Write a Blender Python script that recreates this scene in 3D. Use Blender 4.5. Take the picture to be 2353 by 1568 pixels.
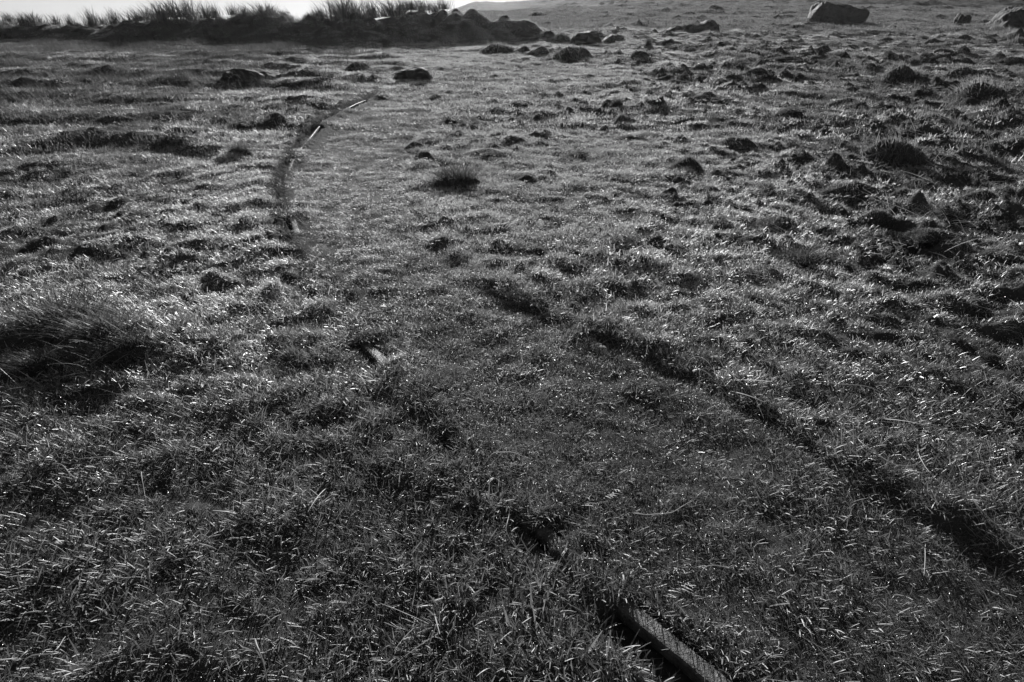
import bpy, math, random
import numpy as np
from math import radians, sin, cos, pi
random.seed(7); rng = np.random.default_rng(7)
S = bpy.context.scene
for o in list(bpy.data.objects): bpy.data.objects.remove(o)
C = S.collection

# ------------------------------------------------------------------ camera
PITCH = radians(24.71); HEIGHT = 1.5
cam = bpy.data.cameras.new('camera'); cam.lens = 24; cam.sensor_width = 36; cam.clip_start = .05; cam.clip_end = 6000
co = bpy.data.objects.new('camera', cam); C.objects.link(co)
co.location = (0, 0, HEIGHT); co.rotation_euler = (pi/2 - PITCH, 0, 0); S.camera = co
# ------------------------------------------------------------------ sky, sun, exposure
SUN_EL, SUN_AZ = radians(16), radians(-1.5)          # azimuth from +Y towards +X
w = bpy.data.worlds.new('World'); S.world = w; w.use_nodes = True
nt = w.node_tree; nt.nodes.clear()
sk = nt.nodes.new('ShaderNodeTexSky'); sk.sky_type = 'NISHITA'; sk.sun_disc = False
sk.sun_elevation = SUN_EL; sk.sun_rotation = SUN_AZ; sk.air_density = .8; sk.dust_density = .0
bw = nt.nodes.new('ShaderNodeRGBToBW'); bg = nt.nodes.new('ShaderNodeBackground'); wo = nt.nodes.new('ShaderNodeOutputWorld')
bg.inputs['Strength'].default_value = .050
nt.links.new(sk.outputs[0], bw.inputs[0]); nt.links.new(bw.outputs[0], bg.inputs['Color']); nt.links.new(bg.outputs[0], wo.inputs[0])
sl = bpy.data.lights.new('sun', 'SUN'); sl.energy = 5.0; sl.angle = radians(.6); sl.color = (1, 1, 1)
so = bpy.data.objects.new('sun', sl); C.objects.link(so); so.rotation_euler = (-(pi/2 - SUN_EL), 0, -SUN_AZ)
S.view_settings.view_transform = 'Standard'; S.view_settings.look = 'None'
S.view_settings.exposure = 0.36; S.view_settings.gamma = 1
S.render.engine = 'CYCLES'
S.cycles.use_denoising = True; S.cycles.denoiser = 'OPENIMAGEDENOISE'; S.cycles.denoising_input_passes = 'RGB_ALBEDO_NORMAL'; S.cycles.denoising_prefilter = 'ACCURATE'; S.cycles.use_adaptive_sampling = True; S.cycles.adaptive_threshold = .02; S.cycles.adaptive_min_samples = 24; S.cycles.max_bounces = 6; S.cycles.volume_bounces = 0; S.cycles.transmission_bounces = 3; S.cycles.diffuse_bounces = 4
S.cycles.sample_clamp_direct = 8; S.cycles.sample_clamp_indirect = 3

# ------------------------------------------------------------------ noise
_perm = np.random.default_rng(11).permutation(4096)
def _hash(i, j, s): return _perm[(_perm[(i + s*131) & 4095] + j) & 4095]
def noise(x, y, s=0):
    xi = np.floor(x).astype(np.int64); yi = np.floor(y).astype(np.int64); fx = x - xi; fy = y - yi
    u = fx*fx*fx*(fx*(fx*6-15)+10); v = fy*fy*fy*(fy*(fy*6-15)+10)
    def g(a, b, dx, dy):
        t = _hash(a, b, s)*(2*pi/4096); return np.cos(t)*dx + np.sin(t)*dy
    a = g(xi, yi, fx, fy); b = g(xi+1, yi, fx-1, fy); c = g(xi, yi+1, fx, fy-1); d = g(xi+1, yi+1, fx-1, fy-1)
    return ((a + u*(b-a)) + v*((c + u*(d-c)) - (a + u*(b-a))))*1.5
def fbm(x, y, s=0, o=3, k=.5):
    r = 0; a = 1
    for i in range(o): r = r + a*noise(x*2**i, y*2**i, s+i*7); a *= k
    return r
def sst(a, b, x):
    t = np.clip((x-a)/(b-a), 0, 1); return t*t*(3-2*t)
def bump(x, c, wd): return np.exp(-((x-c)/wd)**2)

# ------------------------------------------------------------------ terrain
SL = .0413
def ray(px, py):                                     # pixel of the 2353 x 1568 survey picture -> ray
    u = (px-1176.5)/1568.7; v = (784-py)/1568.7
    return np.array([u, cos(PITCH)+v*sin(PITCH), -sin(PITCH)+v*cos(PITCH)])
def at_plane(px, py):
    d = ray(px, py); t = -HEIGHT/(d[2]-SL*d[1]); return np.array([d[0]*t, d[1]*t])
def spline(P, n):
    P = np.array(P, float); P = np.vstack([2*P[0]-P[1], P, 2*P[-1]-P[-2]]); out = []
    for i in range(1, len(P)-2):
        for t in np.linspace(0, 1, 12, endpoint=False):
            a, b, c, d = P[i-1:i+3]
            out.append(.5*(2*b+(c-a)*t+(2*a-5*b+4*c-d)*t*t+(3*b-a-3*c+d)*t**3))
    out.append(P[-2]); out = np.array(out)
    L = np.r_[0, np.cumsum(np.hypot(*np.diff(out, axis=0).T))]; s = np.linspace(0, L[-1], n)
    return np.c_[np.interp(s, L, out[:, 0]), np.interp(s, L, out[:, 1])]
def smooth(P, k=6):
    for _ in range(k): P[1:-1] = .25*P[:-2]+.5*P[1:-1]+.25*P[2:]
    return P
LEFT_PX = [(1640,1568),(1450,1415),(1255,1240),(1172,1130),(1020,960),(860,808),(800,738),(722,610),(685,545),(668,490),(661,440),(664,400),(680,366),(712,327),(750,291),(790,263),(840,237),(920,205),(1030,178)]
RIGHT_PX = [(2353,1290),(2110,1155),(1850,1000),(1600,850),(1400,765),(1250,705),(1110,630),(1015,540),(965,450),(950,390),(960,345),(1010,290),(1090,245)]
LP = spline([at_plane(*p) for p in LEFT_PX], 260); LP = np.vstack([[LP[0]+(LP[0]-LP[4])*k/4 for k in range(40, 0, -1)], LP]); LP = smooth(LP, 30)
RP = spline([at_plane(*p) for p in RIGHT_PX], 240); RP = np.vstack([[RP[0]+(RP[0]-RP[4])*k/4 for k in range(40, 0, -1)], RP]); RP = smooth(RP, 30)
def frame(P):
    t = np.gradient(P, axis=0); t /= np.linalg.norm(t, axis=1)[:, None]
    s = np.r_[0, np.cumsum(np.hypot(*np.diff(P, axis=0).T))]
    return t, np.c_[t[:, 1], -t[:, 0]], s            # tangent, normal to the right, arc length
LF, RF = frame(LP), frame(RP)
def along(P, F, x, y):
    """signed offset to the right of the line, and arc length"""
    off = np.full(x.shape, 99.); ss = np.zeros(x.shape)
    m = np.where((x > -5) & (x < 4.5) & (y > -1) & (y < 17))[0]
    for k in range(0, len(m), 20000):
        q = m[k:k+20000]; X = x[q]; Y = y[q]
        d = (X[:, None]-P[None, :, 0])**2 + (Y[:, None]-P[None, :, 1])**2; i = d.argmin(1)
        dx = X-P[i, 0]; dy = Y-P[i, 1]
        o = dx*F[1][i, 0]+dy*F[1][i, 1]; tt = dx*F[0][i, 0]+dy*F[0][i, 1]
        o = np.where((np.abs(tt) > .25), 99., o)
        off[q] = o; ss[q] = F[2][i]+tt
    return off, ss
def s_of(px, py):
    p = at_plane(px, py); i = ((LP-p)**2).sum(1).argmin(); return LF[2][i]
# where steel shows through the turf of the left rail: (from, to) in survey pixels
WIN = [((1720,1640),(1432,1404),1.),((1282,1260),(1234,1216),1.),((876,826),(842,790),1.),((682,535),(670,508),.8),((670,398),(683,372),.8),((690,354),(737,304),1.),((806,254),(838,237),.9)]
WIN = [(min(s_of(*a), s_of(*b)), max(s_of(*a), s_of(*b)), k) for a, b, k in WIN]
WIN[0] = (0, WIN[0][1], 1.)
def window(s):
    r = np.zeros(s.shape)
    for a, b, k in WIN: r = np.maximum(r, k*sst(a-.05, a+.03, s)*(1-sst(b-.03, b+.05, s)))
    return r
PITS = [(at_plane(*q), a, b, c) for q, a, b, c in [((1150,694),.16,.07,.07),((1232,748),.09,.05,.05),((1320,800),.06,.05,.03),((1395,775),.07,.04,.04),((1380,860),.10,.06,.05),((1500,940),.13,.09,.075),((1600,1020),.16,.09,.08),((1790,1170),.10,.07,.05),((1960,1240),.13,.06,.05),((2000,1330),.15,.07,.06),((2210,1430),.16,.08,.06),((1090,800),.05,.04,.03),((470,1000),.07,.05,.04),((330,760),.12,.06,.05)]]
def base(x, y):
    h = SL*np.minimum(y, 125) - .00012*np.maximum(y-125, 0)**1.5
    az = x/np.maximum(y, 1)
    h = h + 1.9*sst(35, 115, y)*sst(-4, 22, x)
    left = 1-sst(-.13, -.045, az)
    h = h - left*(np.maximum(y-31, 0)*.062)*sst(30, 38, y)
    return h
BANK_X = np.array([-60,-26,-20,-15.5,-13,-11,-9,-7.4,-6,-4.6,-3.3,-2.2,-1.2,.2,1.8])
BANK_H = np.array([.42,.42,.42,.42,.48,.66,.68,.64,.60,.68,.74,.76,.74,.60,.0])
def bank_h(x, y):
    H = np.interp(x, BANK_X, BANK_H)
    yc = 25.9 + .9*noise(x*.13, x*0+2.3, 3) + np.clip(-x-14, 0, 40)*.05 + .4*noise(x*.5, y*.2, 33)
    d = y-yc
    prof = sst(-2.3, -.25, d)*(1-sst(.3, 2.6, d))
    lump = .92+.34*noise(x*.8, y*.8, 5)+.40*noise(x*2.1, y*2.1, 6)
    return H*prof*lump
def height(x, y, fine=True):
    x = np.asarray(x, float); y = np.asarray(y, float); shp = x.shape; x = x.ravel(); y = y.ravel()
    h = base(x, y) + bank_h(x, y)
    r = np.hypot(x, y)
    oL, sL = along(LP, LF, x, y); oR, sR = along(RP, RF, x, y)
    bedm = np.where(oL < 50, sst(-.05, .15, oL)*(1-sst(-.18, -.02, oR)), 0)*(1-sst(10, 14, y))
    rough = .7+.65*sst(.3, 4.0, x)+.3*(1-sst(-6, -1.5, x))
    flat = np.clip(.5+.9*noise(x*.33, y*.26, 51)+.5*noise(x*.9, y*.8, 52), 0, 1)
    rough = rough*(1-.45*bedm)*(.42+.75*flat)*(.75+.5*sst(.5, 4, x))
    n1 = noise(x*.55, y*.5, 1)
    n2 = noise(x*1.7, y*1.45, 2)
    n3 = noise(x*4.1, y*3.6, 4)
    n4 = noise(x*10.3, y*9.1, 8)
    far = sst(4, 20, r)
    rid = 1-np.abs(noise(x*1.1, y*1.6, 21))*2.2                     # ridged lumps
    h = h + rough*((.045+.05*far)*n1 + (.032+.030*far)*n2 + (.030+.034*far)*n3 + .026*n4*(1-sst(18, 40, r)) + .010*noise(x*21, y*19, 88)*(1-sst(6, 14, r)) + (.012+.02*far)*np.clip(rid, 0, 1)**2)
    rt = (.45+.55*flat+.35*sst(.5, 4, x))*(.62+.38*sst(-1.2, .6, x))
    h = h + rt*(1-.62*bedm)*(1-.62*(1-sst(2, 5, r)))*(.085*np.maximum(noise(x*3.4, y*3.1, 53)-.12, 0)*(1+.5*far)+.085*np.maximum(noise(x*7.6+.8*noise(x*3, y*3, 57), y*7.6, 54)-.10, 0)+.045*np.maximum(noise(x*14, y*13, 58), 0)*(1-.5*sst(14, 30, r)))
    h = h + sst(25, 60, r)*(.10*noise(x*.35, y*.3, 44)+.07*np.clip(noise(x*.9, y*.8, 45), 0, 1)) + .5*sst(40, 90, y)*noise(x*.03, y*.03, 46)
    # terraces on the left: low turf steps running across the slope
    m = (1-sst(-3.2, -1.6, x))*sst(5.5, 8.0, y)*(1-sst(19, 22, y))
    st = y*.62+.55*noise(x*.35, y*.1, 9)+.10*x; f = st-np.floor(st)
    h = h + m*.12*(sst(0, .22, f)*(1-sst(.22, 1, f)))*(.35+.65*np.clip(.5+noise(x*.7, st*0+np.floor(st)*3.1, 10), 0, 1))
    # long-grass hummock at the left edge
    h = h + .035*np.exp(-((x+2.35)/.6)**2-((y-3.15)/.35)**2) + .03*np.exp(-((x+1.75)/.3)**2-((y-3.0)/.2)**2)
    # left rail: trench on its outer side, turf lip on its inner side
    near = np.exp(-(np.maximum(r-3, 0)/7)**2)
    wn = window(sL); mL = (oL < 50)
    amp = (.55+.45*near)
    wob = .5+.5*noise(sL*2.6, sL*0+.5, 12)
    tr = -.055*bump(oL, -.065, .035)*(.04+.96*np.maximum(wn*(1-.75*sst(WIN[0][1]+.05, WIN[0][1]+.15, sL)), (.06+.16*(1-sst(3.2, 3.8, sL)))*wob)) + .014*bump(oL, .085, .06)*(.6+.5*wob)
    h = h + np.where(mL, amp*tr, 0)
    onrail = np.where(mL, (np.abs(oL) < .042), False)
    # right rail: ridge of turf, hollow on its inner side
    wob2 = .5+.5*noise(sR*1.8, sR*0+7.5, 14); mR = (oR < 50)*(1-sst(7, 9.5, y))
    h = h + mR*((.002+.020*wob2*sst(.38, .7, wob2)+(.007+.008*wob2)*(1-sst(2.4, 3.1, y)))*np.where(oR < 0, bump(oR, 0, .035+.03*wob2), bump(oR, 0, .13)) - (.002+.010*wob2)*bump(oR, -.09, .05))
    for pxy, ln, wdt, dp in PITS:
        dx = x-pxy[0]; dy = y-pxy[1]; u = dx*.70-dy*.71; v = dx*.71+dy*.70          # u runs along the track to the lower right
        h = h - (.34 if pxy[1] > 1.9 else .16)*dp*np.exp(-(u/(1.15*ln))**2-(v/(1.25*wdt))**2)
    return h.reshape(shp)
_gx = np.linspace(0, LF[2][-1], 400)
def rail_z(s):
    """smooth level of the rail top along the left line"""
    x = np.interp(s, LF[2], LP[:, 0]); y = np.interp(s, LF[2], LP[:, 1])
    return SL*y + np.interp(s, _gx, _rz) + .022*sst(4, 6.5, y)
def _mk():
    x = np.interp(_gx, LF[2], LP[:, 0]); y = np.interp(_gx, LF[2], LP[:, 1])
    d = height(x, y)-SL*y
    for _ in range(120): d[1:-1] = .25*d[:-2]+.5*d[1:-1]+.25*d[2:]
    return d
_rz = _mk()
_height0 = height
def height(x, y):
    x = np.asarray(x, float); y = np.asarray(y, float)
    h = _height0(x, y); shp = x.shape
    oL, sL = along(LP, LF, x.ravel(), y.ravel()); oL = oL.reshape(shp); sL = sL.reshape(shp)
    wn = window(sL); z = rail_z(sL)
    # under the bare steel the ground sinks, elsewhere turf buries the head
    inside = (np.abs(oL) < 50)*(1-sst(.030, .052, np.abs(oL)))
    tgt = z + np.where(wn > .3, -.055, .010)
    h = h*(1-inside)+tgt*inside
    left = np.where(oL < 50, sst(-.15, -.08, oL)*(1-sst(-.03, 0, oL)), 0)*wn
    dz = .055-.038*sst(WIN[0][1]+.05, WIN[0][1]+.15, sL)
    h = np.where(left > .02, h*(1-left)+np.minimum(h, z-dz)*left, h)
    right = np.where(oL < 50, sst(.0, .03, oL)*(1-sst(.08, .22, oL)), 0)*wn
    h = np.where(right > .02, h*(1-right)+np.clip(h, z-.02, z-.002)*right, h)
    return h
def at(px, py):                                      # survey pixel -> point on the ground
    d = ray(px, py); t = np.geomspace(.8, 400, 1500)
    P = d[None, :]*t[:, None]; z = P[:, 2]+HEIGHT
    g = _height0(P[:, 0], P[:, 1]); i = np.argmax(z < g)
    if z[i] >= g[i]: i = len(t)-1
    a, b = t[max(i-1, 0)], t[i]; fa = z[max(i-1, 0)]-g[max(i-1, 0)]; fb = z[i]-g[i]
    tt = a+(b-a)*fa/(fa-fb+1e-9); p = d*tt
    return np.array([p[0], p[1], p[2]+HEIGHT])
def ppm(p): return 1568.7/(p[1]*cos(PITCH)-(p[2]-HEIGHT)*sin(PITCH))   # survey pixels per metre there

# ------------------------------------------------------------------ materials (all neutral greys: the photograph is monochrome)
def mat(name):
    m = bpy.data.materials.new(name); m.use_nodes = True; m.node_tree.nodes.clear(); return m, m.node_tree.nodes, m.node_tree.links
def grass_mat(name, lo, hi, trans=.5, gloss=.12, rough=.42):
    m, N, L = mat(name)
    at_ = N.new('ShaderNodeAttribute'); at_.attribute_name = 'tint'
    oi = N.new('ShaderNodeObjectInfo')
    geo = N.new('ShaderNodeNewGeometry'); nz = N.new('ShaderNodeTexNoise'); nz.inputs['Scale'].default_value = 1.3; nz.inputs['Detail'].default_value = 4
    L.new(geo.outputs['Position'], nz.inputs['Vector'])
    a = N.new('ShaderNodeMath'); a.operation = 'MULTIPLY_ADD'; a.inputs[1].default_value = .55; L.new(at_.outputs['Fac'], a.inputs[0])
    b = N.new('ShaderNodeMath'); b.operation = 'MULTIPLY_ADD'; b.inputs[1].default_value = .25; b.inputs[2].default_value = -.12; L.new(oi.outputs['Random'], b.inputs[0])
    c = N.new('ShaderNodeMath'); c.operation = 'MULTIPLY_ADD'; c.inputs[1].default_value = .9; L.new(nz.outputs['Fac'], c.inputs[0]); L.new(b.outputs[0], c.inputs[2])
    d = N.new('ShaderNodeMath'); d.operation = 'SUBTRACT'; d.inputs[1].default_value = .2; L.new(c.outputs[0], d.inputs[0]); L.new(d.outputs[0], a.inputs[2])
    r = N.new('ShaderNodeMapRange'); r.inputs['To Min'].default_value = lo; r.inputs['To Max'].default_value = hi; L.new(a.outputs[0], r.inputs['Value'])
    df = N.new('ShaderNodeBsdfDiffuse'); tr = N.new('ShaderNodeBsdfTranslucent'); gl = N.new('ShaderNodeBsdfGlossy'); gl.inputs['Roughness'].default_value = rough
    gl.inputs['Color'].default_value = (.8, .8, .8, 1)
    L.new(r.outputs[0], df.inputs['Color']); L.new(r.outputs[0], tr.inputs['Color'])
    m1 = N.new('ShaderNodeMixShader'); m1.inputs[0].default_value = trans; L.new(df.outputs[0], m1.inputs[1]); L.new(tr.outputs[0], m1.inputs[2])
    fr = N.new('ShaderNodeLayerWeight'); fr.inputs['Blend'].default_value = .22
    fm = N.new('ShaderNodeMath'); fm.operation = 'MULTIPLY_ADD'; fm.inputs[1].default_value = gloss; fm.inputs[2].default_value = .004; L.new(fr.outputs['Fresnel'], fm.inputs[0])
    m2 = N.new('ShaderNodeMixShader'); L.new(fm.outputs[0], m2.inputs[0]); L.new(m1.outputs[0], m2.inputs[1]); L.new(gl.outputs[0], m2.inputs[2])
    o = N.new('ShaderNodeOutputMaterial'); L.new(m2.outputs[0], o.inputs[0]); return m
def rough_mat(name, lo, hi, scale, rough=.9, bump_=.5, dist=.02, metal=0., coords='Object', spec=.3):
    m, N, L = mat(name)
    tc = N.new('ShaderNodeTexCoord'); nz = N.new('ShaderNodeTexNoise'); nz.inputs['Scale'].default_value = scale; nz.inputs['Detail'].default_value = 9; nz.inputs['Roughness'].default_value = .68
    n2 = N.new('ShaderNodeTexNoise'); n2.inputs['Scale'].default_value = scale*.17; n2.inputs['Detail'].default_value = 5
    L.new(tc.outputs[coords], nz.inputs['Vector']); L.new(tc.outputs[coords], n2.inputs['Vector'])
    ad = N.new('ShaderNodeMath'); ad.operation = 'ADD'; L.new(nz.outputs['Fac'], ad.inputs[0]); L.new(n2.outputs['Fac'], ad.inputs[1])
    r = N.new('ShaderNodeMapRange'); r.inputs['From Min'].default_value = .72; r.inputs['From Max'].default_value = 1.28; r.inputs['To Min'].default_value = lo; r.inputs['To Max'].default_value = hi
    L.new(ad.outputs[0], r.inputs['Value'])
    p = N.new('ShaderNodeBsdfPrincipled'); p.inputs['Roughness'].default_value = rough; p.inputs['Metallic'].default_value = metal; p.inputs['Specular IOR Level'].default_value = spec
    L.new(r.outputs[0], p.inputs['Base Color'])
    bp = N.new('ShaderNodeBump'); bp.inputs['Strength'].default_value = bump_; bp.inputs['Distance'].default_value = dist; L.new(nz.outputs['Fac'], bp.inputs['Height']); L.new(bp.outputs[0], p.inputs['Normal'])
    o = N.new('ShaderNodeOutputMaterial'); L.new(p.outputs[0], o.inputs[0]); return m
M_SOIL = rough_mat('peat_and_thatch', .035, .10, 22, .95, .8, .03, spec=.1)
M_MOOR = rough_mat('far_moor_turf', .03, .10, 1.2, .95, 1., .25, spec=.1)
M_HILL = rough_mat('hill_turf', .02, .06, .02, .95, .6, 4., spec=.05)
M_STONE = rough_mat('granite', .012, .07, 7, .75, 1., .07)
M_RAIL = rough_mat('rusty_steel', .04, .22, 150, .62, 1., .006, metal=.45, spec=.5)
M_TURF = grass_mat('turf_blades', .03, .43, .55, .13, .58)
M_STRAW = grass_mat('straw_blades', .04, .18, .5, .06, .6)
M_PALE = grass_mat('pale_sheen_turf_blades', .18, .9, .55, .70, .62)  # lighter copy of the turf blades, backlit sheen put into the colour
M_DARK = grass_mat('tussock_blades', .03, .20, .5, .08, .55)
M_RUSH = grass_mat('rush_blades', .05, .20, .4, .12, .55)
M_STEM = grass_mat('bleached_stems', .34, .62, .4, .10, .55)
m, N, L = mat('frost'); M_FROST = m
p = N.new('ShaderNodeBsdfPrincipled'); p.inputs['Base Color'].default_value = (.9, .9, .9, 1); p.inputs['Roughness'].default_value = .48; p.inputs['Metallic'].default_value = 1
o = N.new('ShaderNodeOutputMaterial'); L.new(p.outputs[0], o.inputs[0])

# ------------------------------------------------------------------ mesh helpers
def mesh_np(name, V, F, material, smooth_=True, tint=None):
    me = bpy.data.meshes.new(name); V = np.asarray(V, np.float32); F = np.asarray(F, np.int32); k = F.shape[1]
    me.vertices.add(len(V)); me.vertices.foreach_set('co', V.ravel()); me.loops.add(F.size); me.loops.foreach_set('vertex_index', F.ravel())
    me.polygons.add(len(F)); me.polygons.foreach_set('loop_start', np.arange(0, F.size, k, dtype=np.int32)); me.polygons.foreach_set('loop_total', np.full(len(F), k, np.int32))
    me.update(calc_edges=True); me.validate()
    me.polygons.foreach_set('use_smooth', np.full(len(me.polygons), smooth_))
    if tint is not None:
        a = me.attributes.new('tint', 'FLOAT', 'POINT'); a.data.foreach_set('value', np.asarray(tint, np.float32))
    me.materials.append(material); return me
def obj(name, me, parent=None, loc=(0, 0, 0), kind=None, label=None, cat=None, group=None):
    o = bpy.data.objects.new(name, me); C.objects.link(o); o.location = loc; o.parent = parent
    for k, v in (('kind', kind), ('label', label), ('category', cat), ('group', group)):
        if v: o[k] = v
    return o
def blades(root, length, width, yaw, lean, curl, segs=3, tint=None, twist=None, blunt=.35):
    """arrays of blades -> V, F(quads), tint.  lean: angle from vertical at the root, curl: extra angle gained to the tip"""
    n = len(length); r = np.random.default_rng(int(abs(root.sum()*1e4)) % 99991)
    if twist is None: twist = r.uniform(0, 2*pi, n)
    dx, dy = np.cos(yaw), np.sin(yaw); P = root.copy(); rows = []
    # width direction: mix of across-lean and random
    sx, sy = -dy, dx
    ts = np.linspace(0, 1, segs+1)
    for i, t in enumerate(ts):
        a = lean+curl*t; wid = width*(1-(1-blunt)*t**1.6)*.5
        cw, sw = np.cos(twist*.0+0), 0
        wx = sx*wid; wy = sy*wid; wz = np.sin(twist)*wid*.6
        rows.append(np.stack([P-np.c_[wx, wy, wz], P+np.c_[wx, wy, wz]], 1))
        if i < segs:
            st = length/segs; P = P+np.c_[dx*np.sin(a)*st, dy*np.sin(a)*st, np.cos(a)*st]
    V = np.stack(rows, 1).reshape(n, -1, 3)                     # n, (segs+1)*2, 3
    b = (np.arange(n)*(segs+1)*2)[:, None, None]
    q = np.array([[2*i, 2*i+1, 2*i+3, 2*i+2] for i in range(segs)])[None]
    F = (b+q).reshape(-1, 4)
    if tint is None: tint = r.uniform(0, 1, n)
    return V.reshape(-1, 3), F, np.repeat(tint, (segs+1)*2)

# ------------------------------------------------------------------ ground sheet (polar grid round the viewpoint), bank split off as its own piece
nr, na = 900, 600
R = np.geomspace(.5, 175, nr); A = np.linspace(radians(-76), radians(76), na)
RR, AA = np.meshgrid(R, A, indexing='ij'); GX = RR*np.sin(AA); GY = RR*np.cos(AA)
GZ = height(GX, GY)
V = np.stack([GX, GY, GZ], -1).reshape(-1, 3)
idx = np.arange(nr*na).reshape(nr, na)
F = np.stack([idx[:-1, :-1], idx[:-1, 1:], idx[1:, 1:], idx[1:, :-1]], -1).reshape(-1, 4)
fc = V[F].mean(1); isb = (bank_h(fc[:, 0], fc[:, 1]) > .12); isfar = np.hypot(fc[:, 0], fc[:, 1]) > 62
def sub(name, mask, material):
    f = F[mask]; u, inv = np.unique(f, return_inverse=True); return obj(name, mesh_np(name, V[u], inv.reshape(-1, 4), material), kind='structure')
sub('ground', ~isb & ~isfar, M_SOIL); sub('bank', isb, M_SOIL); sub('moor', isfar & ~isb, M_MOOR)
# distant hill
hx = np.linspace(-170, 170, 160); hy = np.linspace(-60, 60, 60); HX, HY = np.meshgrid(hx, hy, indexing='ij')
prof = np.interp(HX, np.array([-420,-140,-95,-72,-50,-38,-20,30,120,420])*.4, np.array([-8,-5,8,17,24,25.5,24.5,26,20,-5])*.4)
HZ = prof*np.exp(-(HY/36)**2)+.5*fbm(HX*.05, HY*.05, 50, 4)-2*(1-np.exp(-(HY/36)**2))
i2 = np.arange(160*60).reshape(160, 60)
obj('hill', mesh_np('hill', np.stack([HX, HY+320, HZ], -1).reshape(-1, 3), np.stack([i2[:-1, :-1], i2[1:, :-1], i2[1:, 1:], i2[:-1, 1:]], -1).reshape(-1, 4), M_HILL), kind='structure')

# ------------------------------------------------------------------ left rail
def build_rail():
    prof = [(-.024,-.008),(-.021,-.0025),(-.014,0),(0,.0008),(.014,0),(.021,-.0025),(.024,-.008),(.024,-.032),(.022,-.040),(.009,-.046),(.008,-.088),(.022,-.094),(.026,-.105),(-.026,-.105),(-.022,-.094),(-.008,-.088),(-.009,-.046),(-.022,-.040),(-.024,-.032)]
    k = len(prof); s = np.linspace(.02, LF[2][-1]-.3, 330); VV = []
    for t in s:
        x = np.interp(t, LF[2], LP[:, 0]); y = np.interp(t, LF[2], LP[:, 1]); nx = np.interp(t, LF[2], LF[1][:, 0]); ny = np.interp(t, LF[2], LF[1][:, 1]); z = float(rail_z(np.array([t]))[0])
        a_s = 1-.58*float(sst(4., 6., y))
        for ia, (a, b) in enumerate(prof):
            a = a*a_s; j = .0022*float(noise(np.array([t*23.]), np.array([ia*1.7]), 77)[0]); VV.append((x+nx*(a+j), y+ny*(a+j), z+b+j*.5))
    FF = [(i*k+j, i*k+(j+1) % k, (i+1)*k+(j+1) % k, (i+1)*k+j) for i in range(len(s)-1) for j in range(k)]
    me = mesh_np('rail', VV, FF, M_RAIL, smooth_=False)
    return obj('rail', me, label='curved rusty steel rail half buried in turf, bare near the bottom edge', cat='rail')
rail = build_rail()

# ------------------------------------------------------------------ grass clump prototypes
def proto_collection(name, n, make):
    col = bpy.data.collections.new(name)
    for i in range(n):
        o = bpy.data.objects.new('%s_%02d' % (name, i), make(i)); col.objects.link(o)
    return col
def clump(nb, rad, l0, l1, w0, w1, lean=(.5, 1.2), curl=(.1, .8), spread=.9, segs=3, material=None, blunt=.4):
    def make(i):
        r = np.random.default_rng(100+i+nb*7+int(rad*1e4)); q = rad*np.sqrt(r.random(nb)); t = r.random(nb)*2*pi
        root = np.c_[q*np.cos(t), q*np.sin(t), -.004*np.ones(nb)]
        V, F, T = blades(root, r.uniform(l0, l1, nb), r.uniform(w0, w1, nb), r.normal(0, spread, nb), r.uniform(*lean, nb), r.uniform(*curl, nb), segs, r.random(nb)**1.5, None, blunt)
        return mesh_np('clump', V, F, material or M_TURF, True, T)
    return make
def eul(Rm):
    return np.c_[np.arctan2(Rm[:, 2, 1], Rm[:, 2, 2]), np.arcsin(np.clip(-Rm[:, 2, 0], -1, 1)), np.arctan2(Rm[:, 1, 0], Rm[:, 0, 0])]
def normals(x, y, e=.03):
    ex = np.maximum(e, .01*np.hypot(x, y))
    gx = (height(x+ex, y)-height(x-ex, y))/(2*ex); gy = (height(x, y+ex)-height(x, y-ex))/(2*ex)
    n = np.c_[-gx, -gy, np.ones(len(x))]; return n/np.linalg.norm(n, axis=1)[:, None]
def tilt_yaw(n, yaw):
    fx = np.c_[np.cos(yaw), np.sin(yaw), np.zeros(len(yaw))]
    X = fx-n*(fx*n).sum(1)[:, None]; X /= np.linalg.norm(X, axis=1)[:, None]; Y = np.cross(n, X)
    return np.stack([X, Y, n], 2)
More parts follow.
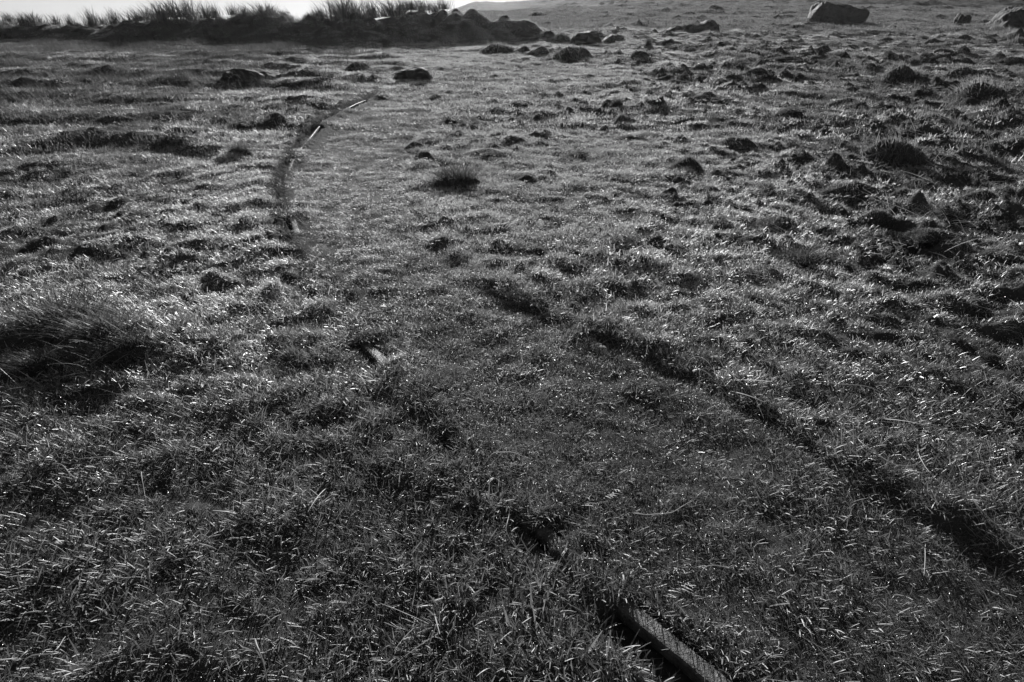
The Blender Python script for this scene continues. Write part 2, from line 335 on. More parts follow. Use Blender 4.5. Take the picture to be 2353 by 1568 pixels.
def scatter(name, pts, rot, scl, col, nvar, material, label=None):
    me = bpy.data.meshes.new(name); n = len(pts); me.vertices.add(n); me.vertices.foreach_set('co', np.asarray(pts, np.float32).ravel())
    for nm, arr, typ in (('rot', rot, 'FLOAT_VECTOR'), ('scl', scl, 'FLOAT_VECTOR')):
        a = me.attributes.new(nm, typ, 'POINT'); a.data.foreach_set('vector', np.asarray(arr, np.float32).ravel())
    a = me.attributes.new('pick', 'INT', 'POINT'); a.data.foreach_set('value', np.random.default_rng(n).integers(0, nvar, n).astype(np.int32))
    me.materials.append(material)
    o = obj(name, me, kind='stuff', label=label)
    g = bpy.data.node_groups.new(name, 'GeometryNodeTree'); g.interface.new_socket('Geometry', in_out='INPUT', socket_type='NodeSocketGeometry'); g.interface.new_socket('Geometry', in_out='OUTPUT', socket_type='NodeSocketGeometry')
    N = g.nodes; gi = N.new('NodeGroupInput'); go = N.new('NodeGroupOutput'); ip = N.new('GeometryNodeInstanceOnPoints'); ci = N.new('GeometryNodeCollectionInfo')
    ci.inputs['Collection'].default_value = col; ci.inputs['Separate Children'].default_value = True; ci.inputs['Reset Children'].default_value = True
    def na_(nm, t):
        x = N.new('GeometryNodeInputNamedAttribute'); x.data_type = t; x.inputs['Name'].default_value = nm; return x.outputs[0]
    e2r = N.new('FunctionNodeEulerToRotation'); LK = g.links.new
    LK(gi.outputs[0], ip.inputs['Points']); LK(ci.outputs[0], ip.inputs['Instance']); ip.inputs['Pick Instance'].default_value = True
    LK(na_('pick', 'INT'), ip.inputs['Instance Index']); LK(na_('rot', 'FLOAT_VECTOR'), e2r.inputs[0]); LK(e2r.outputs[0], ip.inputs['Rotation']); LK(na_('scl', 'FLOAT_VECTOR'), ip.inputs['Scale'])
    LK(ip.outputs[0], go.inputs[0])
    md = o.modifiers.new('scatter', 'NODES'); md.node_group = g; return o
def wedge(n, r0, r1, half=62, seed=0):
    r = np.random.default_rng(seed); a = r.uniform(-radians(half), radians(half), n); q = np.sqrt(r.uniform(r0*r0, r1*r1, n)); return q*np.sin(a), q*np.cos(a), r
def keep_off_rail(x, y):
    oL, sL = along(LP, LF, x, y); wn = window(sL); e = .10*sst(4, 6.5, y)
    return ~((oL > -.085-e) & (oL < .055+e) & (wn > .3))
def patch(x, y): return np.clip(.5+.45*noise(x*.8, y*.8, 60)+.40*noise(x*2.2, y*2.2, 61)+.45*noise(x*5.7, y*5.2, 62), 0, 1)
def bedmask(x, y):
    oL, _ = along(LP, LF, x, y); oR, _ = along(RP, RF, x, y)
    return np.where((oL < 50) & (oR < 50), sst(0, .1, oL)*(1-sst(-.12, 0, oR)), 0)*(1-sst(8, 12, y))
def ring(name, n, r0, r1, col, nvar, lenmul, seed, half=62, thin=.25, mat_=M_TURF, cover=None, label=None):
    x, y, r = wedge(n, r0, r1, half, seed); k = keep_off_rail(x, y)
    pt = patch(x, y); k &= r.random(n) > thin*(1-pt)
    oL, sL = along(LP, LF, x, y); k &= r.random(n) > .95*bump(oL, -.05, .11)*sst(5.0, 6.0, sL)*(1-sst(13, 15, sL))
    if cover is not None: k &= r.random(n) < cover(x, y)
    x, y, pt = x[k], y[k], pt[k]; n = len(x)
    z = height(x, y); nn = normals(x, y); nn = nn*.75+np.array([0, 0, .25]); nn /= np.linalg.norm(nn, axis=1)[:, None]
    yaw = radians(200)+1.3*noise(x*.5, y*.5, 70)+r.normal(0, .8, n)
    bd = bedmask(x, y); s = (.7+.6*pt)*r.uniform(.75, 1.25, n)*(1-.22*bd)
    scl = np.c_[s, s, s*lenmul*(1-.15*bd)]
    scatter(name, np.c_[x, y, z], eul(tilt_yaw(nn, yaw)), scl, col, nvar, mat_, label)

def pale(x, y):  # share of sheen-painted blades: the sunward middle band, falling off to both sides
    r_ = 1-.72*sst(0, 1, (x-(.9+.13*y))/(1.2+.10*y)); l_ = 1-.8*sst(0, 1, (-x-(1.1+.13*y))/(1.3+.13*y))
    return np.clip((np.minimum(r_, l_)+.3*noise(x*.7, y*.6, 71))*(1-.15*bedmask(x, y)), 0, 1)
c_near = proto_collection('near_clump', 10, clump(28, .045, .018, .056, .0020, .0042, (.45, 1.45), (.1, .9), 1.9, 4))
c_fine = proto_collection('fine_clump', 8, clump(52, .05, .010, .032, .0009, .0017, (.1, 1.1), (.0, .9), 1.6, 3))
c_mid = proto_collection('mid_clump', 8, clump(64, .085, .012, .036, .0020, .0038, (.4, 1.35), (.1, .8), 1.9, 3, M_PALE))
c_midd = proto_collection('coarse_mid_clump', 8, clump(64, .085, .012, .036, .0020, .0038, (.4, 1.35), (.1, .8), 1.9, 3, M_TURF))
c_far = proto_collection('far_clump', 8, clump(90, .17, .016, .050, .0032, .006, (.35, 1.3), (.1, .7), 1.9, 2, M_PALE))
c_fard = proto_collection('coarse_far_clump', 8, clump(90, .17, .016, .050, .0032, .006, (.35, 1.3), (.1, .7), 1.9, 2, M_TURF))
c_vfar = proto_collection('very_far_clump', 6, clump(100, .5, .03, .10, .008, .014, (.3, 1.2), (.1, .6), 1.9, 2, M_TURF))
c_strand = proto_collection('strand_clump', 8, clump(5, .06, .09, .26, .0020, .0034, (.9, 1.4), (.1, .5), .7, 6, M_STEM, .3))
c_long = proto_collection('long_clump', 8, clump(40, .06, .06, .17, .0014, .0026, (.45, 1.0), (.3, .9), .5, 5, M_STRAW, .2))
ring('short_grass', 15000, .7, 4.6, c_near, 10, 1., 1, cover=lambda x, y: (1-.15*bedmask(x, y))*(1-sst(2.4, 4.0, np.hypot(x, y))))
ring('fine_moss_turf', 15000, .7, 4.2, c_fine, 8, 1., 2, cover=lambda x, y: .25+.5*bedmask(x, y), thin=.1)
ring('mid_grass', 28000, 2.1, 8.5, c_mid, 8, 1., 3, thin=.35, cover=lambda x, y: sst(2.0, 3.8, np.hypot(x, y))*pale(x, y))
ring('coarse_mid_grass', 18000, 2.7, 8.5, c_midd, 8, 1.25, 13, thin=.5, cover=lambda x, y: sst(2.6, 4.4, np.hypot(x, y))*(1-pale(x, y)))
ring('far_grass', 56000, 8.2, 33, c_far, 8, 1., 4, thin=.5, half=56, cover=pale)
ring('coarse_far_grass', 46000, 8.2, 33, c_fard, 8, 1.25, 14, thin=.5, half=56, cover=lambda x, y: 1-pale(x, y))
ring('moor_grass', 38000, 31, 66, c_vfar, 6, 1., 5, thin=.4, half=52)
def longzone(x, y):
    a = np.exp(-((x+2.4)/.75)**2-((y-2.9)/.75)**2); b = .55*sst(1.3, 2.6, x)*sst(1.2, 2, y)*(1-sst(7, 10, y)); c = .35*(1-sst(-5.5, -3.5, x))*sst(6, 9, y)*(1-sst(17, 22, y))
    return np.clip(a+b*np.clip(.3+1.2*noise(x*.9, y*.9, 81), 0, 1)+c, 0, 1)
ring('long_grass', 9000, 1.2, 18, c_long, 8, 1., 6, cover=longzone, thin=.1, label='long fine grass')
ring('loose_strands', 4200, 1.0, 9, c_strand, 8, .9, 7, cover=lambda x, y: np.clip(.05+.55*sst(.6, 2.2, x)+.5*np.exp(-((x+2.3)/.7)**2-((y-2.8)/.8)**2), 0, 1)*(1-.7*bedmask(x, y)), mat_=M_STEM)

c_straw = proto_collection('straw_clump', 6, clump(46, .22, .06, .20, .004, .007, (.2, .8), (.2, .7), .8, 4, M_STRAW, .15))
ring('straw_grass', 26000, 13, 28, c_straw, 6, 1., 9, cover=lambda x, y: np.clip((1-sst(-8, -1.5, x))*(.25+.75*sst(17, 23, y))*(.25+.9*noise(x*.5, y*.5, 83)+.25), 0, 1), thin=.1, half=50)
# ------------------------------------------------------------------ turf fringe hanging over the rails
def fringe(name, P, F, n, off, spread, l0, l1, wid, lean, seed, s0, s1, zf, thin, mt=None):
    r = np.random.default_rng(seed); s = r.uniform(s0, s1, n); o = r.normal(off, spread, n)
    x = np.interp(s, F[2], P[:, 0]); y = np.interp(s, F[2], P[:, 1]); nx = np.interp(s, F[2], F[1][:, 0]); ny = np.interp(s, F[2], F[1][:, 1])
    x = x+nx*o; y = y+ny*o; z = zf(x, y, s); sc = 1+np.clip(np.hypot(x, y)-2, 0, 8)*.15
    yaw = np.arctan2(-ny, -nx)+r.normal(0, .6, n)
    dens = .5+.5*noise(s*5, s*0, 90); k = r.random(n) < (.2+.8*dens)*thin(s)
    V, Fq, T = blades(np.c_[x, y, z][k], (r.uniform(l0, l1, n)*sc)[k], (r.uniform(*wid, n)*sc)[k], yaw[k], r.uniform(*lean, n)[k], r.uniform(.3, 1.1, n)[k], 4, r.random(k.sum()), None, .3)
    return obj(name, mesh_np(name, V, Fq, mt or M_TURF, True, T), kind='stuff')
gz = lambda x, y, s: height(x, y)-.004
fringe('rail_fringe', LP, LF, 14000, .036, .020, .012, .050, (.0010, .0022), (.2, 1.3), 31, .1, 9.5, lambda x, y, s: np.maximum(height(x, y), rail_z(s)-.010)-.004, lambda s: .15+.85*np.maximum(1-sst(3.3, 3.9, s), .5*window(s)))
fringe('rail_edge_grass', LP, LF, 5200, -.055, .030, .02, .06, (.0016, .0030), (.1, .9), 33, 5.2, 13.5, gz, lambda s: .4+.6*sst(5.2, 6.5, s), M_STRAW)
fringe('ridge_fringe', RP, RF, 9000, .012, .035, .012, .045, (.0010, .0020), (.1, 1.1), 32, .1, 9, gz, lambda s: .25+.6*(1-sst(4.0, 5.2, s)))

# ------------------------------------------------------------------ boulders: an outline with real depth, rounded and roughened
def boulder(name, px, py, outline, wpx, depth, label, seed, sink=.08, e=.26):
    p = at(px, py); k = ppm(p); O = np.array(outline, float)         # outline in units of width, x right, z up, closed, starting bottom left
    Wm = wpx/k; O = O*Wm; O[:, 1] *= 1.12; n = 56
    L_ = np.r_[0, np.cumsum(np.hypot(*np.diff(np.vstack([O, O[:1]]), axis=0).T))]; t = np.linspace(0, L_[-1], n, endpoint=False)
    Q = np.c_[np.interp(t, L_, np.r_[O[:, 0], O[0, 0]]), np.interp(t, L_, np.r_[O[:, 1], O[0, 1]])]
    c = Q.mean(0); D = Wm*depth; VV = []; m = 17
    for j in range(m):
        v = -1+2*j/(m-1); sc = max((1-abs(v)**(1/e*1.1))**(e), .02)
        for q in Q:
            x, z = c[0]+(q[0]-c[0])*(.35+.65*sc if sc > .05 else sc), c[1]*.6+(q[1]-c[1]*.6)*(.3+.7*sc if sc > .05 else sc)
            VV.append((x, v*D*.5, z))
    VV = np.array(VV); f = 5/Wm; a = Wm*.035
    VV += a*np.c_[noise(VV[:, 0]*f+VV[:, 1]*f*.7, VV[:, 2]*f+seed, 3), noise(VV[:, 0]*f+seed, VV[:, 2]*f+VV[:, 1]*f, 4), noise(VV[:, 0]*f+VV[:, 1]*f, VV[:, 2]*f*1.1-seed, 5)]
    VV += a*.35*np.c_[noise(VV[:, 0]*f*4+VV[:, 1]*f*2.7, VV[:, 2]*f*4+seed, 13), VV[:, 0]*0, noise(VV[:, 0]*f*4+VV[:, 1]*f*4, VV[:, 2]*f*4-seed, 15)]
    FF = [(j*n+i, j*n+(i+1) % n, (j+1)*n+(i+1) % n, (j+1)*n+i) for j in range(m-1) for i in range(n)]
    me = mesh_np(name, VV, FF, M_STONE, False)
    g = float(height(np.array([p[0]]), np.array([p[1]+D*.3]))[0])
    return obj(name, me, loc=(p[0], p[1]+D*.45, min(p[2], g)-sink*Wm*.3), label=label, cat='boulder', group='boulders lying across the far side of the turf')
boulder('boulder', 1940, 54, [(-.5,-.05),(-.5,.12),(-.49,.21),(-.40,.32),(-.33,.345),(-.25,.32),(.0,.30),(.25,.26),(.44,.25),(.5,.18),(.48,.10),(.40,.02),(.36,-.08),(-.2,-.08)], 122, .75, 'large dark block-shaped boulder standing on the skyline turf at upper right', 3)
boulder('boulder', 1862, 60, [(-.5,-.05),(-.3,.05),(-.1,.13),(.2,.12),(.5,.10),(.5,-.05)], 76, .9, 'low flat slab touching the left foot of the large block-shaped boulder', 5)
boulder('boulder', 1582, 76, [(-.5,-.03),(-.42,.03),(-.2,.12),(.05,.15),(.22,.15),(.3,.185),(.38,.19),(.45,.15),(.5,.06),(.5,-.04)], 150, .5, 'long slab with a sunlit top edge tilting up to the right', 7)
boulder('boulder', 1346, 97, [(-.5,-.05),(-.46,.1),(-.3,.27),(-.05,.3),(.2,.34),(.4,.30),(.5,.15),(.48,-.05)], 72, .8, 'dark rounded boulder beside a lower one, left of the long slab', 9)
boulder('boulder', 1410, 97, [(-.5,-.05),(-.3,.14),(-.05,.26),(.2,.25),(.4,.12),(.5,.0),(.45,-.05)], 62, .8, 'low dark boulder just right of a rounded one', 11)
boulder('boulder', 2216, 56, [(-.5,-.1),(-.45,.5),(-.3,.8),(-.1,.62),(.3,.72),(.5,.6),(.5,.1),(.4,-.1)], 30, .9, 'small upright dark stone between the block-shaped boulder and the right edge', 13)
boulder('boulder', 2352, 64, [(-.5,-.05),(-.4,.12),(-.25,.3),(-.05,.40),(.15,.42),(.4,.36),(.5,.1),(.5,-.05)], 108, .8, 'dark humped boulder cut off by the right edge of the picture', 15)
boulder('boulder', 548, 186, [(-.5,-.08),(-.38,.0),(-.24,.06),(-.2,.12),(-.05,.14),(.15,.14),(.34,.11),(.5,.06),(.46,-.02),(.2,-.08)], 170, .45, 'long low stone with a pale lit top left of the track bend', 17)
boulder('boulder', 938, 184, [(-.5,-.06),(-.32,.05),(-.18,.17),(-.1,.20),(.2,.215),(.34,.20),(.45,.09),(.5,-.04)], 112, .55, 'flat-topped dark stone just beyond the track bend', 19)

# ------------------------------------------------------------------ grass tussocks: mound + blades
def tussock_meshes(i, kind):
    r = np.random.default_rng(500+i); na_, nl = 30, 10
    ph = r.random(4)*6; ox, oy = r.uniform(-.16, .16), r.uniform(-.05, .14)
    def surf(q, a):
        rad = .5*(1+.20*np.sin(2*a+ph[0])+.13*np.sin(3*a+ph[1])+.08*np.sin(5*a+ph[2]))*q
        x = rad*np.cos(a)+ox*(1-q*q); y = rad*np.sin(a)+oy*(1-q*q)
        z = .40*(1-q**1.7)-.10*q+(.075*noise(x*3.6+i*9.1, y*3.6, 95)+.04*noise(x*8+i*3.3, y*8, 96))*(1-q**4)
        return x, y, z
    J, K = np.meshgrid(np.arange(nl+1)/nl, 2*pi*np.arange(na_)/na_, indexing='ij')
    VV = np.stack(surf(J.ravel(), K.ravel()), 1)
    FF = [(j*na_+k, j*na_+(k+1) % na_, (j+1)*na_+(k+1) % na_, (j+1)*na_+k) for j in range(nl) for k in range(na_)]
    md = mesh_np('mound', VV, FF, M_SOIL)
    n = 900 if kind == 'dome' else 480
    q = np.sqrt(r.random(n))*(1.08 if kind == 'dome' else .7); a = r.random(n)*2*pi
    x, y, z = surf(q, a); root = np.c_[x, y, z-.01]
    if kind == 'dome':
        le, ln, cu = r.uniform(.06, .17, n)*np.where(r.random(n) < .12, 1.8, 1), np.clip(q*.8+r.normal(0, .35, n), .05, 1.5), r.uniform(.2, 1.2, n)
    else:
        le, ln, cu = r.uniform(.28, .72, n)*(1-.3*q), np.clip(q*.75+r.normal(0, .2, n), .02, 1.3), r.uniform(.1, .8, n)
    yaw = np.where(r.random(n) < .5, a+r.normal(0, .7, n), pi+r.normal(0, .9, n))
    V_, F_, T_ = blades(root, le, r.uniform(.006, .012, n), yaw, ln, cu, 3, r.random(n), None, .25)
    return md, mesh_np('blades', V_, F_, M_TURF if kind == 'dome' else M_DARK, True, T_)
DOME = [tussock_meshes(i, 'dome') for i in range(10)]; TUFT = [tussock_meshes(20+i, 'tuft') for i in range(4)]
def tussock(p, wm, hm, kind, label, group, seed):
    r = random.Random(seed); md, bl = r.choice(DOME if kind == 'dome' else TUFT)
    t = obj('grass_tussock', None, label=label, cat='tussock', group=group)
    hs = hm/(.62 if kind == 'dome' else .85)
    t.location = (p[0], p[1], p[2]-.03*wm); t.scale = (wm*1.12, wm*r.uniform(.65, .95), hs); t.rotation_euler = (0, 0, r.uniform(-.5, .5))
    obj('mound', md, t); obj('blades', bl, t); return t
G1 = 'tussocks that stand out on the turf'
BIG = [(1040,434,118,56,'tuft','spiky dark tuft standing alone right of the track bend'),
 (1144,124,96,44,'dome','grassy dome at the right end of the long bank'),
 (1190,84,60,26,'dome','upper lump between the bank end and the boulders'),
 (1252,88,46,24,'dome','dark lump left of the pair of dark boulders'),
 (2030,58,80,24,'dome','turf skirt against the right foot of the large block-shaped boulder'),
 (1200,119,34,22,'dome','small dark hummock close to the right foot of the grassy dome'),
 (1238,125,42,26,'dome','small round hummock second to the right of the grassy dome'),
 (1582,390,88,50,'dome','round dark-sided dome with sparkling rim in the middle of the right half'),
 (1688,346,98,44,'dome','peaked hummock just above and right of the sparkling round dome'),
 (1572,424,44,28,'dome','small dark clump right below the sparkling round dome'),
 (1540,448,32,26,'dome','smallest dark clump in the row below the sparkling round dome'),
 (1440,282,54,36,'dome','sloping dark hummock left of the peaked pair'),
 (1418,246,30,24,'tuft','little upright tuft above the sloping dark hummock'),
 (1325,369,84,24,'dome','wide flat-topped clump left of the sparkling round dome'),
 (1660,104,76,22,'dome','dark ridge-shaped clump in front of the long slab'),
 (1490,110,22,30,'tuft','thin upright tuft in front of the low dark boulders'),
 (2078,182,84,56,'dome','tall hummock below the upright stone'),
 (2290,216,150,66,'dome','very wide black-faced hummock near the right edge'),
 (2068,386,150,92,'dome','big peaked mound right of centre with glittering left slope'),
 (1985,462,128,44,'dome','low arched mound with glittering rim below the big peaked mound'),
 (1930,525,60,36,'dome','left of two small dark lumps beneath the arched mound'),
 (2020,528,66,38,'dome','right of two small dark lumps beneath the arched mound'),
 (2250,365,110,66,'dome','mound between the big peaked mound and the right edge'),
 (1790,520,80,34,'dome','dark clump with arching stems left of the two small lumps'),
 (1800,330,96,32,'dome','flat dark clump left of the big peaked mound'),
 (950,342,44,28,'dome','upper of two black lumps inside the track bend'),
 (968,366,40,24,'dome','lower of two black lumps inside the track bend'),
 (70,790,260,84,'tuft','broad dark clump of long grass against the left edge'),
 (190,800,190,74,'tuft','dark shaggy clump just right of the broad one at the left edge'),
 (60,880,170,56,'tuft','lower dark clump of long grass at the left edge'),
 (270,830,110,52,'tuft','dark tuft at the edge of the long grass on the left'),
 (1860,620,150,50,'tuft','broad dark tuft in the right middle distance, half sunk in longer grass'),
 (540,352,52,28,'tuft','small tuft left of the bright bent piece of rail'),
 (618,276,70,32,'dome','small mound left of the far end of the rail'),
 (2090,455,60,40,'dome','lump at the right end of the arched mound'),
 (820,158,60,30,'dome','largest hummock in the row before the bank'),
 (2270,470,90,40,'dome','dark mound with drooping stems at the right edge')]
for i, (x, y, wp, hp, kd, lb) in enumerate(BIG):
    p = at(x, y); k = ppm(p); p = p+np.array([0, .35*wp/k, 0]); p[2] = float(height(p[:1], p[1:2])[0]); tussock(p, wp/k*1.1, hp/k*.85, kd, lb, G1, i)
SMALL = [(180,246,120,34),(250,250,80,26),(330,246,110,30),(420,246,70,22),(60,300,60,26),(190,292,90,34),(260,282,80,36),(560,216,90,26),(640,214,110,32),(690,206,60,26),(720,192,80,24),(770,180,70,26),(850,170,40,22),(890,150,40,20),(905,160,40,20),(1000,140,60,24),(1080,160,70,20),(1060,166,36,16),
 (1430,196,60,18),(1500,212,60,22),(1560,196,50,20),(1620,236,60,24),(1480,238,50,16),(1700,150,50,24),(1740,176,46,26),(1800,150,60,20),(1850,160,70,22),(1870,200,80,26),(1760,238,70,22),(1830,262,80,28),(1905,215,60,24),(1960,240,90,44),(2010,150,60,30),(2140,150,70,26),(2190,166,80,24),(2240,125,90,30),(2330,150,60,36),(2140,205,80,24),(2160,270,90,36),(2230,290,80,30),(1900,320,80,30),(1880,350,60,24),(1700,400,70,24),(1650,470,60,20),(1480,420,60,20),(1400,470,60,20),(1310,270,60,18),(1120,355,70,20),(1200,300,50,16),(1010,335,40,16),(880,330,60,16),(620,386,50,18),(410,300,60,22),(470,330,40,18),(330,462,60,20),(400,440,60,18),(300,405,70,22),(110,470,90,26),(30,350,80,30),(120,560,80,22),(240,545,60,24),(560,610,50,20),(150,690,80,26),(1750,560,70,26),(1240,745,70,22),(2150,560,100,40),(2300,590,90,36),(2000,820,100,34),(1880,800,80,26),(2230,700,90,30)]
MARK = [(1940,40,'the large block-shaped boulder'),(1582,70,'the long tilted slab'),(1380,92,'the pair of dark boulders'),(2216,50,'the small upright stone'),(2352,55,'the boulder cut off by the right edge'),(548,175,'the long low pale-topped stone'),(938,175,'the flat-topped stone'),(1144,115,'the grassy dome'),(1040,420,'the lone spiky tuft'),(1582,375,'the sparkling round dome'),(1688,335,'the peaked hummock'),(2068,350,'the big peaked mound'),(1985,450,'the low arched mound'),(2290,195,'the wide black-faced hummock'),(2078,165,'the tall hummock below the upright stone'),(712,327,'the bright bent piece of rail'),(860,808,'the short bright piece of rail'),(820,245,'the far end of the rail'),(330,750,'the long grass on the left'),(1440,268,'the sloping dark hummock'),(960,350,'the two black lumps inside the bend'),(1790,510,'the clump with arching stems'),(1860,610,'the broad half-sunk tuft')]
used = {}
def where(x, y):
    d = sorted((math.hypot((x-a)*.6, (y-b)*1.6), a, b, nm) for a, b, nm in MARK)
    for _, a, b, nm in d:
        dx, dy = (x-a)*.6, (y-b)*1.6; side = ('left' if dx < 0 else 'right') if abs(dx) > abs(dy) else ('beyond' if dy < 0 else 'nearer than')
        t = side+' of '+nm if side in ('left', 'right') else side+' '+nm
        if t not in used: used[t] = 1; return t
SMALL = [q for i, q in enumerate(SMALL) if q[0] > 1000 or i % 2 == 0]
for i, (x, y, wp, hp) in enumerate(SMALL):
    p = at(x, y); k = ppm(p); p[1] += .3*wp/k; p[2] = float(height(p[:1], p[1:2])[0]); lf = x < 1000
    tussock(p, wp/k, hp/k*.48, 'dome', ('wide' if wp > 85 else 'low' if wp > 55 else 'small')+' grass hummock '+where(x, y), 'low hummocks left of the rail' if lf else 'low hummocks right of the track', 100+i)
r_ = np.random.default_rng(77); cnt = 0
while cnt < 100:
    a = r_.uniform(radians(-4), radians(40)); q = math.exp(r_.uniform(math.log(16), math.log(60))); x, y = q*sin(a), q*cos(a)
    if x < .5+.02*y: continue
    wm = .22+.75*r_.random()**2.2*(1+q/60); z = float(height(np.array([x]), np.array([y]))[0])
    tussock((x, y, z), wm, wm*r_.uniform(.22, .42), 'dome', 'small hummock on the far moor around and beyond the boulders', 'hummocks on the far moor', 1000+cnt); cnt += 1

# ------------------------------------------------------------------ rush clumps along the bank
def rush_mesh(i, n=230):
    r = np.random.default_rng(800+i); q = np.abs(r.normal(0, .16, n)); a = r.random(n)*2*pi
    root = np.c_[q*np.cos(a)*1.5, q*np.sin(a), -.03*np.ones(n)]
    yaw = np.where(r.random(n) < .7, pi+r.normal(0, .5, n), a)
    V_, F_, T_ = blades(root, np.clip(r.normal(.72, .28, n), .15, 1.25), r.uniform(.014, .028, n), yaw, np.abs(r.normal(.12, .12, n)), np.abs(r.normal(.4, .25, n)), 4, r.random(n), None, .12)
    return mesh_np('rush_clump', V_, F_, M_RUSH, True, T_)
RUSH = [rush_mesh(i) for i in range(7)]
RL = [(22,41,1),(50,46,0),(75,43,1),(125,40,0),(160,42,0),(205,26,1),(232,34,0),(262,26,1),(310,25,1),(334,22,1),(365,14,1),(395,4,2),(428,2,2),(470,7,1),(492,13,0),(535,16,0),(562,20,0),(600,9,2),(622,15,0),(733,14,0),(770,8,0),(788,-6,2),(812,-2,2),(856,3,1),(898,0,2),(922,6,0),(944,-4,2),(972,0,1),(1000,6,1),(1020,13,0)]
for i, (x, top, b) in enumerate(RL):
    d = ray(x, top); yc = np.linspace(24.6, 27.4, 29); xs = d[0]/d[1]*yc; zs = height(xs, yc); j = int(np.argmax(zs-d[2]/d[1]*yc))
    Y = yc[j]; z = zs[j]; hh = HEIGHT+d[2]/d[1]*Y-z
    hh = max(hh, .30)
    ones = 'first second third fourth fifth sixth seventh eighth ninth tenth eleventh twelfth thirteenth fourteenth fifteenth'.split()
    lab = ['thin short', 'middling', 'tall dense'][b]+' rush clump, '+(ones[i]+' from the left' if i < 15 else ones[29-i]+' from the right')+' along the bank top'
    o = obj('rush_clump', RUSH[i % 7], label=lab, cat='rush clump', group='rushes along the bank top')
    wd = [.65, 1.0, 1.4][b]*random.uniform(.8, 1.25); o.location = (xs[j], Y, z); o.scale = (wd, wd, hh*1.2); o.rotation_euler = (0, 0, random.uniform(-.4, .4))

# ------------------------------------------------------------------ loose bleached stems traced one by one
def stem(name, pts, wmm, label, lift=.02):
    G = np.array([at(*p) for p in pts]); Q = spline(G[:, :2], 36); Q = smooth(Q, 2)
    t = np.linspace(0, 1, 36); z = height(Q[:, 0], Q[:, 1])
    for _ in range(8): z[1:-1] = .25*z[:-2]+.5*z[1:-1]+.25*z[2:]
    z = z+.022+lift*np.sin(pi*t); tn = np.gradient(Q, axis=0); tn /= np.linalg.norm(tn, axis=1)[:, None]
    rad = .5e-3*wmm*(1-.55*t**2); VV = []
    for i in range(36):
        for k in range(6):
            a = 2*pi*k/6; VV.append((Q[i, 0]+tn[i, 1]*rad[i]*cos(a), Q[i, 1]-tn[i, 0]*rad[i]*cos(a), z[i]+rad[i]*sin(a)))
    FF = [(i*6+k, i*6+(k+1) % 6, i*6+6+(k+1) % 6, i*6+6+k) for i in range(35) for k in range(6)]
    return obj('dry_straw', mesh_np('dry_straw', VV, FF, M_STEM, True, np.full(len(VV), .6)), label=label, cat='straw', group='loose bleached grass stems')
def crop(x0, y0, sc): return lambda P: [((x0+a/sc)*.9412, (y0+b/sc)*.9412) for a, b in P]
c7 = crop(1600, 800, 2.613); c5 = crop(1150, 1100, 2.77); c6 = crop(800, 600, 2.614); c8 = crop(0, 1000, 2.354)
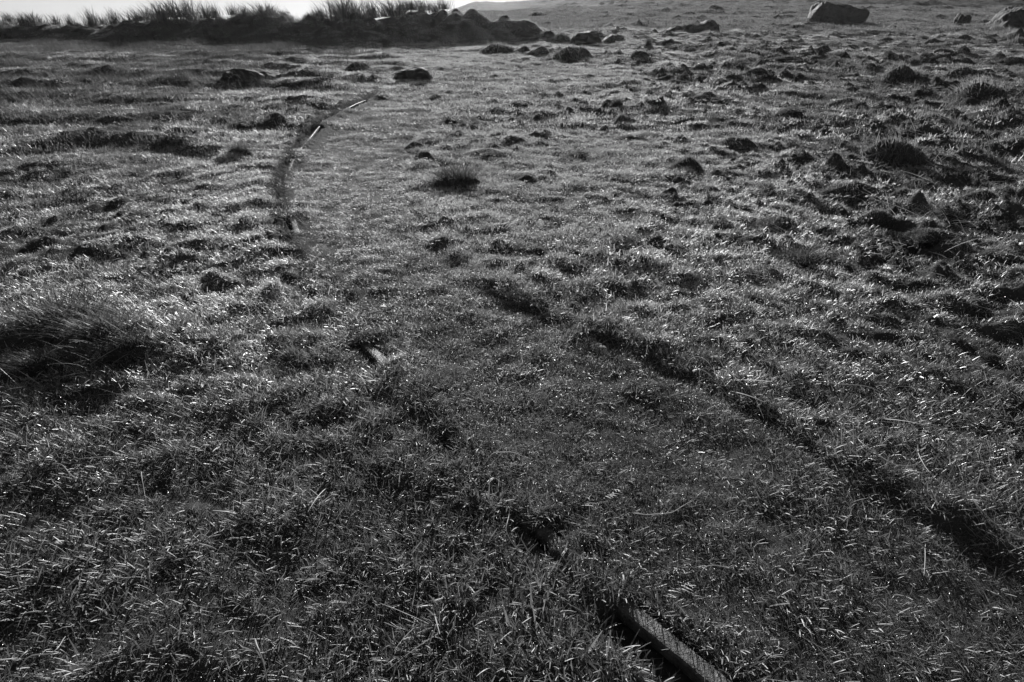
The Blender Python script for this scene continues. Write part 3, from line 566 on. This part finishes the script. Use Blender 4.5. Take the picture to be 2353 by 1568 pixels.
for pts, wd, lb in [
 (c7([(2352,1392),(2250,1365),(2110,1290),(2040,1215),(1998,1150),(2020,1132),(2080,1160),(2170,1225)]), 4, 'pale stem bent back on itself in a hairpin near the right edge'),
 (c7([(985,380),(1050,378),(1180,410),(1340,430),(1450,490),(1600,580),(1740,655),(1860,695)]), 3.5, 'longest straight pale stem slanting down right of the turf ridge'),
 (c7([(1275,730),(1310,790),(1400,870),(1480,925),(1560,945),(1640,925),(1665,890)]), 3.5, 'pale stem curving like a bowl just right of the turf ridge'),
 (c7([(1665,780),(1670,890),(1700,950),(1760,1010),(1850,1060)]), 3.5, 'pale stem rising from the right end of the bowl-shaped one'),
 (c7([(1310,735),(1400,735),(1500,745),(1600,820),(1700,870),(1820,920)]), 2.5, 'thin stem running right from the left end of the bowl-shaped one'),
 (c7([(200,270),(215,240),(260,230),(310,255),(360,320),(430,370),(480,400)]), 3, 'arched stem with a bright glint lying on the turf ridge'),
 (c7([(280,410),(275,330),(290,320),(360,370),(440,440)]), 2.5, 'small bent stem just left of the glinting arched one'),
 (c7([(580,220),(590,270),(640,305),(730,320)]), 2.5, 'hook-shaped stem a little right of the glinting arched one'),
 (c7([(920,115),(920,160),(945,210)]), 3, 'short bright upright stem above the turf ridge'),
 (c7([(1440,285),(1520,290),(1600,320),(1690,365)]), 3, 'gently bowed stem above the longest straight one'),
 (c7([(1545,1000),(1620,992),(1700,988),(1780,995)]), 3, 'short level stem under the bowl-shaped one'),
 (c5([(1095,462),(1160,485),(1240,497),(1340,495),(1400,460),(1510,370)]), 3, 'wide smile-shaped stem lying between the rails'),
 (c5([(1730,835),(1600,855),(1545,900),(1550,950),(1590,990)]), 3, 'C-shaped stem lying between the rails below the smile-shaped one'),
 (c5([(90,130),(150,95),(215,80),(300,85),(400,130),(470,155)]), 3, 'arched stem at the upper end of the buried near rail'),
 (c5([(270,390),(245,560),(240,620),(290,690),(320,720)]), 3, 'bent stem left of the short dull piece of near rail'),
 (c6([(905,335),(950,400),(1020,480),(1035,505)]), 3, 'straight slanting stem in the middle of the track bed'),
 (c6([(450,620),(520,612),(600,635),(680,680),(740,705)]), 3.5, 'curved stem right of the short bright piece of rail'),
 (c6([(1400,90),(1450,80),(1540,95),(1640,108)]), 3, 'level thin stem on the turf right of the track bed'),
 (c6([(2020,265),(2080,300),(2200,335)]), 3, 'thin stem lying on pale turf above the turf ridge'),
 (c8([(310,345),(370,370),(430,430),(490,445)]), 3.5, 'wavy stem on the left, upper of a pair'),
 (c8([(305,430),(330,480),(380,520),(400,545)]), 3, 'wavy stem on the left, lower of a pair'),
 (c8([(1475,1360),(1490,1420),(1530,1530),(1540,1600)]), 4, 'thick stem running off the bottom edge left of the near rail'),
 (c8([(1480,1360),(1560,1290),(1620,1215)]), 3, 'stem forking up from the thick one at the bottom edge'),
 (c8([(1260,1415),(1310,1350),(1400,1315)]), 3.5, 'short bowed stem left of the forked pair at the bottom'),
 (c8([(110,1550),(190,1480),(330,1465),(390,1340)]), 3.5, 'kinked stem in the bottom left corner'),
 (c8([(820,390),(850,570)]), 2.5, 'straight upright stem in the lower left turf')]:
    stem('dry_straw', pts, wd, lb)

# ------------------------------------------------------------------ frost glitter on the blade tips
n = 160000; r = np.random.default_rng(404); a = r.uniform(-radians(50), radians(50), n); q = np.exp(r.uniform(math.log(1.2), math.log(34), n)); x, y = q*np.sin(a), q*np.cos(a)
k = (r.random(n) < (.35+.65*sst(-2.5, 1.5, x))*(.35+.65*sst(1.6, 4, y))) & keep_off_rail(x, y); x, y, q = x[k], y[k], q[k]; n = len(x)
z = height(x, y)+r.uniform(.008, .045, n)*(1-.5*bedmask(x, y)); sz = r.uniform(.00012, .00040, n)*np.clip(q, 1.5, 30)**.95
nn = np.c_[r.normal(0, .38, n), r.normal(.0, .38, n), np.ones(n)]; nn /= np.linalg.norm(nn, axis=1)[:, None]
yw = r.random(n)*2*pi; M3 = tilt_yaw(nn, yw); X = M3[:, :, 0]*sz[:, None]; Y = M3[:, :, 1]*sz[:, None]; P = np.c_[x, y, z]
obj('frost_glitter', mesh_np('frost_glitter', np.stack([P-X-Y, P+X-Y, P+X+Y, P-X+Y], 1).reshape(-1, 3), np.arange(4*n).reshape(-1, 4), M_FROST, False), kind='stuff')


# ------------------------------------------------------------------ thin backlit haze
hz, N, L = mat('haze'); pv = N.new('ShaderNodeVolumePrincipled'); pv.inputs['Color'].default_value = (.95, .95, .95, 1); pv.inputs['Density'].default_value = .00022; pv.inputs['Anisotropy'].default_value = .65
o = N.new('ShaderNodeOutputMaterial'); L.new(pv.outputs[0], o.inputs['Volume'])
x0, x1, y0, y1, z0, z1 = -230, 230, -30, 420, -14, 13
V = [(x0,y0,z0),(x1,y0,z0),(x1,y1,z0),(x0,y1,z0),(x0,y0,z1),(x1,y0,z1),(x1,y1,z1),(x0,y1,z1)]
obj('haze', mesh_np('haze', V, [(0,3,2,1),(4,5,6,7),(0,1,5,4),(1,2,6,5),(2,3,7,6),(3,0,4,7)], hz, False), kind='stuff')
